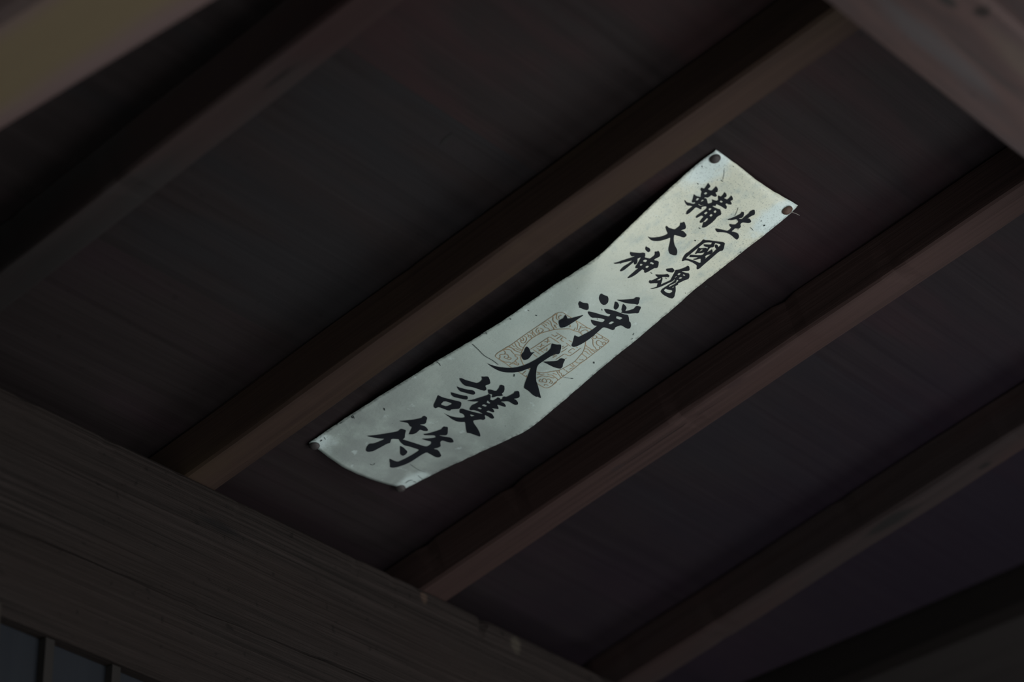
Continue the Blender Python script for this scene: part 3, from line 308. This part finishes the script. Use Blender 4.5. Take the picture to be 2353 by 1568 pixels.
def paper_mat():
    m, nt, b = nodes('aged_paper_falloff')
    uv = N(nt, 'ShaderNodeUVMap', uv_map='uv'); mp = N(nt, 'ShaderNodeMapping'); nt.links.new(uv.outputs[0], mp.inputs['Vector']); mp.inputs['Scale'].default_value = (1, 3.68, 1)
    def nz(s, d=4.0, r=0.55, sx=1.0, sy=1.0):
        q = N(nt, 'ShaderNodeMapping'); nt.links.new(mp.outputs[0], q.inputs['Vector']); q.inputs['Scale'].default_value = (sx, sy, 1)
        n = N(nt, 'ShaderNodeTexNoise', Scale=s, Detail=d, Roughness=r); nt.links.new(q.outputs[0], n.inputs['Vector']); return n.outputs['Fac']
    sx = N(nt, 'ShaderNodeSeparateXYZ'); nt.links.new(mp.outputs[0], sx.inputs[0])
    col = ramp(nt, nz(3.0), [(0.3, PAPER_A), (0.7, PAPER_B)])
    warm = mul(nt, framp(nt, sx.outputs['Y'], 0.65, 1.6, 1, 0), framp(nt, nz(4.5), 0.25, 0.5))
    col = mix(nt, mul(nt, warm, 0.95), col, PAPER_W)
    low = mul(nt, framp(nt, sx.outputs['Y'], 2.0, 3.3), framp(nt, nz(3.3), 0.25, 0.6)); col = mix(nt, mul(nt, low, 0.9), col, PAPER_L)  # cream top, grey foot: age tone plus light falloff put into the colour
    # rubbed bluish corners round the tacks
    for cx_, cy_, rx, ry in ((0.06, 0.12, 0.20, 0.24), (0.93, 0.16, 0.20, 0.26), (0.98, 3.58, 0.16, 0.20), (0.03, 3.62, 0.14, 0.12)):
        k = N(nt, 'ShaderNodeMapping'); nt.links.new(mp.outputs[0], k.inputs['Vector']); k.inputs['Location'].default_value = (-cx_/rx, -cy_/ry, 0); k.inputs['Scale'].default_value = (1/rx, 1/ry, 1)
        ln = N(nt, 'ShaderNodeVectorMath', operation='LENGTH'); nt.links.new(k.outputs[0], ln.inputs[0])
        ad = N(nt, 'ShaderNodeMath', operation='MULTIPLY_ADD'); nt.links.new(nz(7.0), ad.inputs[0]); ad.inputs[1].default_value = 1.3; nt.links.new(ln.outputs['Value'], ad.inputs[2])
        col = mix(nt, framp(nt, ad.outputs[0], 1.05, 1.75, 0.9, 0), col, PAPER_C)
    # pale rubbed patches, fine dirt flecks, weave
    col = mix(nt, mul(nt, framp(nt, nz(9.0, 3.0), 0.63, 0.72), 0.45), col, PAPER_C)
    col = mix(nt, framp(nt, nz(48.0, 2.0), 0.70, 0.77, 0, 0.55), col, (0.10, 0.12, 0.11))
    msk = mul(nt, framp(nt, sx.outputs['Y'], 0.2, 1.3, 1, 0.25), framp(nt, nz(85.0, 2.5), 0.60, 0.68, 0, 0.75)); col = mix(nt, msk, col, (0.11, 0.14, 0.135))
    col = mix(nt, framp(nt, nz(150.0, 2.0), 0.62, 0.75, 0, 0.18), col, (0.14, 0.16, 0.15))
    col = mix(nt, framp(nt, nz(60.0, 2.0, 0.5, 4.0, 0.7), 0.3, 0.7, 0, 0.10), col, (0.3, 0.34, 0.32))
    ed = N(nt, 'ShaderNodeMath', operation='PINGPONG'); nt.links.new(sx.outputs['X'], ed.inputs[0]); ed.inputs[1].default_value = 0.5
    em = mul(nt, framp(nt, ed.outputs[0], 0.0, 0.035, 1, 0), framp(nt, nz(40.0, 4.0), 0.45, 0.62, 0, 0.6)); col = mix(nt, em, col, (0.10, 0.12, 0.115))
    cr = mul(nt, framp(nt, nz(16.0, 5.0, 0.7), 0.55, 0.66), framp(nt, sx.outputs['Y'], 0.3, 1.4, 0.35, 0.06)); col = mix(nt, cr, col, (0.40, 0.46, 0.44))
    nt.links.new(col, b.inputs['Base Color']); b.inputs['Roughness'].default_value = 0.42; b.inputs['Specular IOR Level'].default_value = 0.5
    bp = N(nt, 'ShaderNodeBump', Strength=0.12, Distance=0.002); nt.links.new(nz(26.0, 5.0), bp.inputs['Height']); nt.links.new(bp.outputs[0], b.inputs['Normal'])
    return m
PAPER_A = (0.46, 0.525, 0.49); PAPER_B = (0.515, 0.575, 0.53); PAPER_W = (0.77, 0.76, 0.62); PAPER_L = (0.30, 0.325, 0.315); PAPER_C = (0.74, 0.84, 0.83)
def paper():
    nu, nv = 40, 150; vs = []; uvs = []; fs = []
    for side in (0, 1):
        for j in range(nv+1):
            for i in range(nu+1):
                u = i/nu; v = j/nv
                uu = u; vv = v
                if i in (0, nu): uu += noise.noise(Vector((v*60, i, 0)))*0.004 + noise.noise(Vector((v*230, i, 4)))*0.003
                if j in (0, nv): vv += noise.noise(Vector((u*14, j, 7)))*0.0008
                if side == 0 and j == 0 and i in (1, 2): vv += 0.004
                cr = noise.noise(Vector((u*6, v*24, 3)))*0.0003
                vs.append(P(uu, vv, -0.00025*side+cr)-ORG); uvs.append((u, v))
    st = nu+1; half = st*(nv+1)
    for j in range(nv):
        for i in range(nu):
            a = j*st+i; fs.append((a, a+1, a+st+1, a+st)); fs.append((a+half, a+half+st, a+half+st+1, a+half+1))
    rim = [i for i in range(st)] + [j*st+nu for j in range(1, nv+1)] + [nv*st+i for i in range(nu-1, -1, -1)] + [j*st for j in range(nv-1, 0, -1)]
    for a, b_ in zip(rim, rim[1:]+rim[:1]): fs.append((b_, a, a+half, b_+half))
    me = mesh_from('sheet', vs, fs, True)
    ul = me.uv_layers.new(name='uv')
    for l in me.loops: ul.data[l.index].uv = uvs[l.vertex_index]
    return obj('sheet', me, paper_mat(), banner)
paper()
def soften(pts, r=0.18):
    out = []
    n = len(pts)
    for i in range(n):
        a, b_, c = Vector(pts[i-1]), Vector(pts[i]), Vector(pts[(i+1) % n])
        out += [b_+(a-b_)*r, b_+(c-b_)*r]
    return out
def print_mesh(name, shapes, off):
    """flat ink shapes (outline + holes in paper coordinates), cut fine enough to follow the sheet"""
    bm = bmesh.new()
    for outer, holes in shapes:
        loops = [soften(outer)] + [soften(h_) for h_ in holes]
        flat_ = [Vector((p[0], p[1], 0)) for l in loops for p in l]
        vs = [bm.verts.new(p) for p in flat_]
        for t in tessellate_polygon([[Vector((p[0], p[1], 0)) for p in l] for l in loops]):
            try: bm.faces.new([vs[i] for i in t])
            except ValueError: pass
    us = [v.co.x for v in bm.verts]; ws = [v.co.y for v in bm.verts]
    for lo, hi, ax, st in ((min(us), max(us), 0, 0.04), (min(ws), max(ws), 1, 0.010)):
        k = math.ceil(lo/st)
        while k*st < hi:
            co = Vector((0, 0, 0)); co[ax] = k*st; no = Vector((0, 0, 0)); no[ax] = 1
            bmesh.ops.bisect_plane(bm, geom=bm.verts[:]+bm.edges[:]+bm.faces[:], plane_co=co, plane_no=no); k += 1
    for v in bm.verts: v.co = P(v.co.x, v.co.y, off + noise.noise(Vector((v.co.x*6, v.co.y*24, 3)))*0.0003) - ORG
    bmesh.ops.recalc_face_normals(bm, faces=bm.faces)
    me = bpy.data.meshes.new(name); bm.to_mesh(me); bm.free()
    return me
def uvp(p): return (p[0]/2000.0, p[1]/8000.0)
INK = flat('black_ink', (0.0130, 0.0145, 0.0195), 0.6, 0.12, 0, 0.15, 60.0)
for nm, strokes in BAN['chars']:
    obj('brush_character', print_mesh('brush_character', [([uvp(p) for p in o_], [[uvp(p) for p in h_] for h_ in hs]) for o_, hs in strokes], 0.00035), INK, banner)
ASP = 3.68                                                # sheet length / width
def line_mesh(name, lines, off):
    bm = bmesh.new()
    for pts, wd in lines:                                 # wd in units of sheet width
        p = [Vector((a, b_*ASP)) for a, b_ in pts]
        if len(p) > 2:                                    # Catmull-Rom
            q = []
            closed = (p[0]-p[-1]).length < 1e-4
            for i in range(len(p)-1):
                p0 = p[i-1] if i else p[0]; p1 = p[i]; p2 = p[i+1]; p3 = p[min(i+2, len(p)-1)]
                for k in range(4):
                    t = k/4
                    q.append(0.5*((2*p1)+(p2-p0)*t+(2*p0-5*p1+4*p2-p3)*t*t+(3*p1-p0-3*p2+p3)*t**3))
            p = q+[p[-1]]
        else:
            p = [p[0].lerp(p[1], k/4) for k in range(5)]
        prev = None
        for i, a in enumerate(p):
            d = (p[min(i+1, len(p)-1)]-p[max(i-1, 0)])
            if d.length < 1e-9: continue
            d.normalize(); nrm = Vector((-d.y, d.x))*wd/2
            if i in (0, len(p)-1): nrm *= 0.6
            pr = []
            for e in (a+nrm, a-nrm):
                u, v = e.x, e.y/ASP
                pr.append(bm.verts.new(P(u, v, off+noise.noise(Vector((u*6, v*24, 3)))*0.0003)-ORG))
            if prev: bm.faces.new((prev[0], prev[1], pr[1], pr[0]))
            prev = pr
    bmesh.ops.recalc_face_normals(bm, faces=bm.faces)
    me = bpy.data.meshes.new(name); bm.to_mesh(me); bm.free()
    return me
PXW = 1.0/300.0                                           # one photo pixel in sheet widths, roughly
SEAL = flat('faded_red_seal_ink', (0.36, 0.265, 0.17), 0.7, 0.1, 0, 0.25, 40.0)
obj('seal_print', line_mesh('seal_print', [([uvp(p) for p in l], 1.5*PXW) for l in BAN['seal']], 0.00028), SEAL, banner, label='faint brown seal of clouds round an oval')
FLECK = flat('dirt_flecks', (0.035, 0.045, 0.045), 0.8, 0.1, 0, 0.2, 60.0)
obj('flecks', line_mesh('flecks', [([uvp(p) for p in l], w_*PXW) for l, w_ in BAN['marks']], 0.0004), FLECK, banner, kind='stuff', label='dark flecks and hair cracks')
# ---------------------------------------------------------------- thumbtacks
def tack(uv_, mat, label, tilt):
    c = P(min(max(uv_[0]/2000.0, 0), 1), min(uv_[1]/8000.0, 1.0), 0.0)
    t = bpy.data.objects.new('thumbtack', None); C.objects.link(t)
    zax = (NU + Vector((tilt[0], tilt[1], 0))).normalized(); xax = X - zax*X.dot(zax); xax.normalize(); yax = zax.cross(xax)
    t.matrix_world = basis(c - NU*0.0006, xax, yax, zax)
    t['label'] = label; t['category'] = 'thumbtack'; t['group'] = 'thumbtacks holding the banner'
    prof = [(0.0, -0.0027), (0.0018, -0.0025), (0.0033, -0.0018), (0.0042, -0.0009), (0.0045, -0.0002), (0.0044, 0.0003), (0.0, 0.0004)]
    n = 28; vs = [(0, 0, prof[0][1])]; fs = []
    for r, z in prof[1:-1]:
        for k in range(n): vs.append((r*math.cos(k*2*math.pi/n), r*math.sin(k*2*math.pi/n), z))
    vs.append((0, 0, prof[-1][1])); R_ = len(prof)-2
    for k in range(n):
        k2 = (k+1) % n; fs.append((0, 1+k2, 1+k))
        for r in range(R_-1): fs.append((1+r*n+k, 1+r*n+k2, 1+(r+1)*n+k2, 1+(r+1)*n+k))
        fs.append((1+(R_-1)*n+k, 1+(R_-1)*n+k2, len(vs)-1))
    obj('head', mesh_from('head', vs, fs, True), mat, t)
    vs = []; fs = []
    for j, (r, z) in enumerate(((0.0005, 0.0004), (0.0005, 0.0045), (0.00005, 0.0062))):
        for k in range(8): vs.append((r*math.cos(k*math.pi/4), r*math.sin(k*math.pi/4), z))
    for j in range(2):
        for k in range(8): fs.append((j*8+k, j*8+(k+1) % 8, j*8+8+(k+1) % 8, j*8+8+k))
    fs.append(tuple(range(8))[::-1]); fs.append(tuple(range(16, 24)))
    obj('pin', mesh_from('pin', vs, fs), mat, t)
    return t
TK = flat('dark_tack', (0.050, 0.041, 0.041), 0.55, 0.35, 0.0, 0.15, 200.0)
TKR = flat('rusty_tack', (0.105, 0.060, 0.044), 0.6, 0.3, 0.0, 0.2, 200.0)
tack(BAN['tacks'][0], TK, 'dark thumbtack at the top left corner of the banner', (0.05, 0.05))
tack(BAN['tacks'][1], TKR, 'rusty brown thumbtack at the top right corner of the banner', (-0.15, 0.1))
tack(BAN['tacks'][2], TK, 'dark thumbtack at the bottom left corner of the banner', (0.1, -0.15))
tack(BAN['tacks'][3], TK, 'dark thumbtack at the bottom right corner of the banner', (0.1, -0.15))
def tube(name, pts, r, mat, parent, n=6):
    vs = []; fs = []
    for i, p in enumerate(pts):
        d = (pts[min(i+1, len(pts)-1)]-pts[max(i-1, 0)]).normalized(); a = d.orthogonal().normalized(); b_ = d.cross(a)
        for k in range(n): vs.append(p+a*(r*math.cos(k*2*math.pi/n))+b_*(r*math.sin(k*2*math.pi/n)))
    for i in range(len(pts)-1):
        for k in range(n): fs.append((i*n+k, i*n+(k+1) % n, (i+1)*n+(k+1) % n, (i+1)*n+k))
    fs.append(tuple(range(n))[::-1]); fs.append(tuple(range((len(pts)-1)*n, len(pts)*n)))
    return obj(name, mesh_from(name, vs, fs, True), mat, parent)

tube('fibre', [V3(1.8387, 1.1435, 1.2058)-ORG, V3(1.8433, 1.1424, 1.2063)-ORG, V3(1.8483, 1.1420, 1.2066)-ORG], 0.00022, flat('pale_fibre', (0.30, 0.27, 0.25)), banner)
# ---------------------------------------------------------------- marks on the roof boards (in ceiling coordinates x, q)
def streaks(name, lines, mat, off=-0.0001):
    vs = []; fs = []
    for (x0, q0, x1, q1, wd) in lines:
        a = Vector((x0, q0, off)); b_ = Vector((x1, q1, off)); d = (b_-a).normalized(); nn = Vector((-d.y, d.x, 0))*wd/2
        m_ = a.lerp(b_, 0.5); k = len(vs)
        vs += [a, m_+nn, b_, m_-nn]; fs.append((k, k+1, k+2, k+3))
    return obj(name, mesh_from(name, vs, fs), mat, ceil)
streaks('scratch', [(1.6424, 0.9117, 1.6355, 0.8711, 0.0011), (1.649, 0.8944, 1.6455, 0.8741, 0.0012), (1.6444, 0.9037, 1.6425, 0.8933, 0.0007), (1.5515, 0.8433, 1.5525, 0.8413, 0.0004)], flat('scuffed_wood', (0.060, 0.064, 0.066)))
streaks('nail_hole', [(1.5500, 0.8462, 1.5482, 0.8325, 0.0042)], flat('hole_dark', (0.008, 0.006, 0.006)), -0.0002)
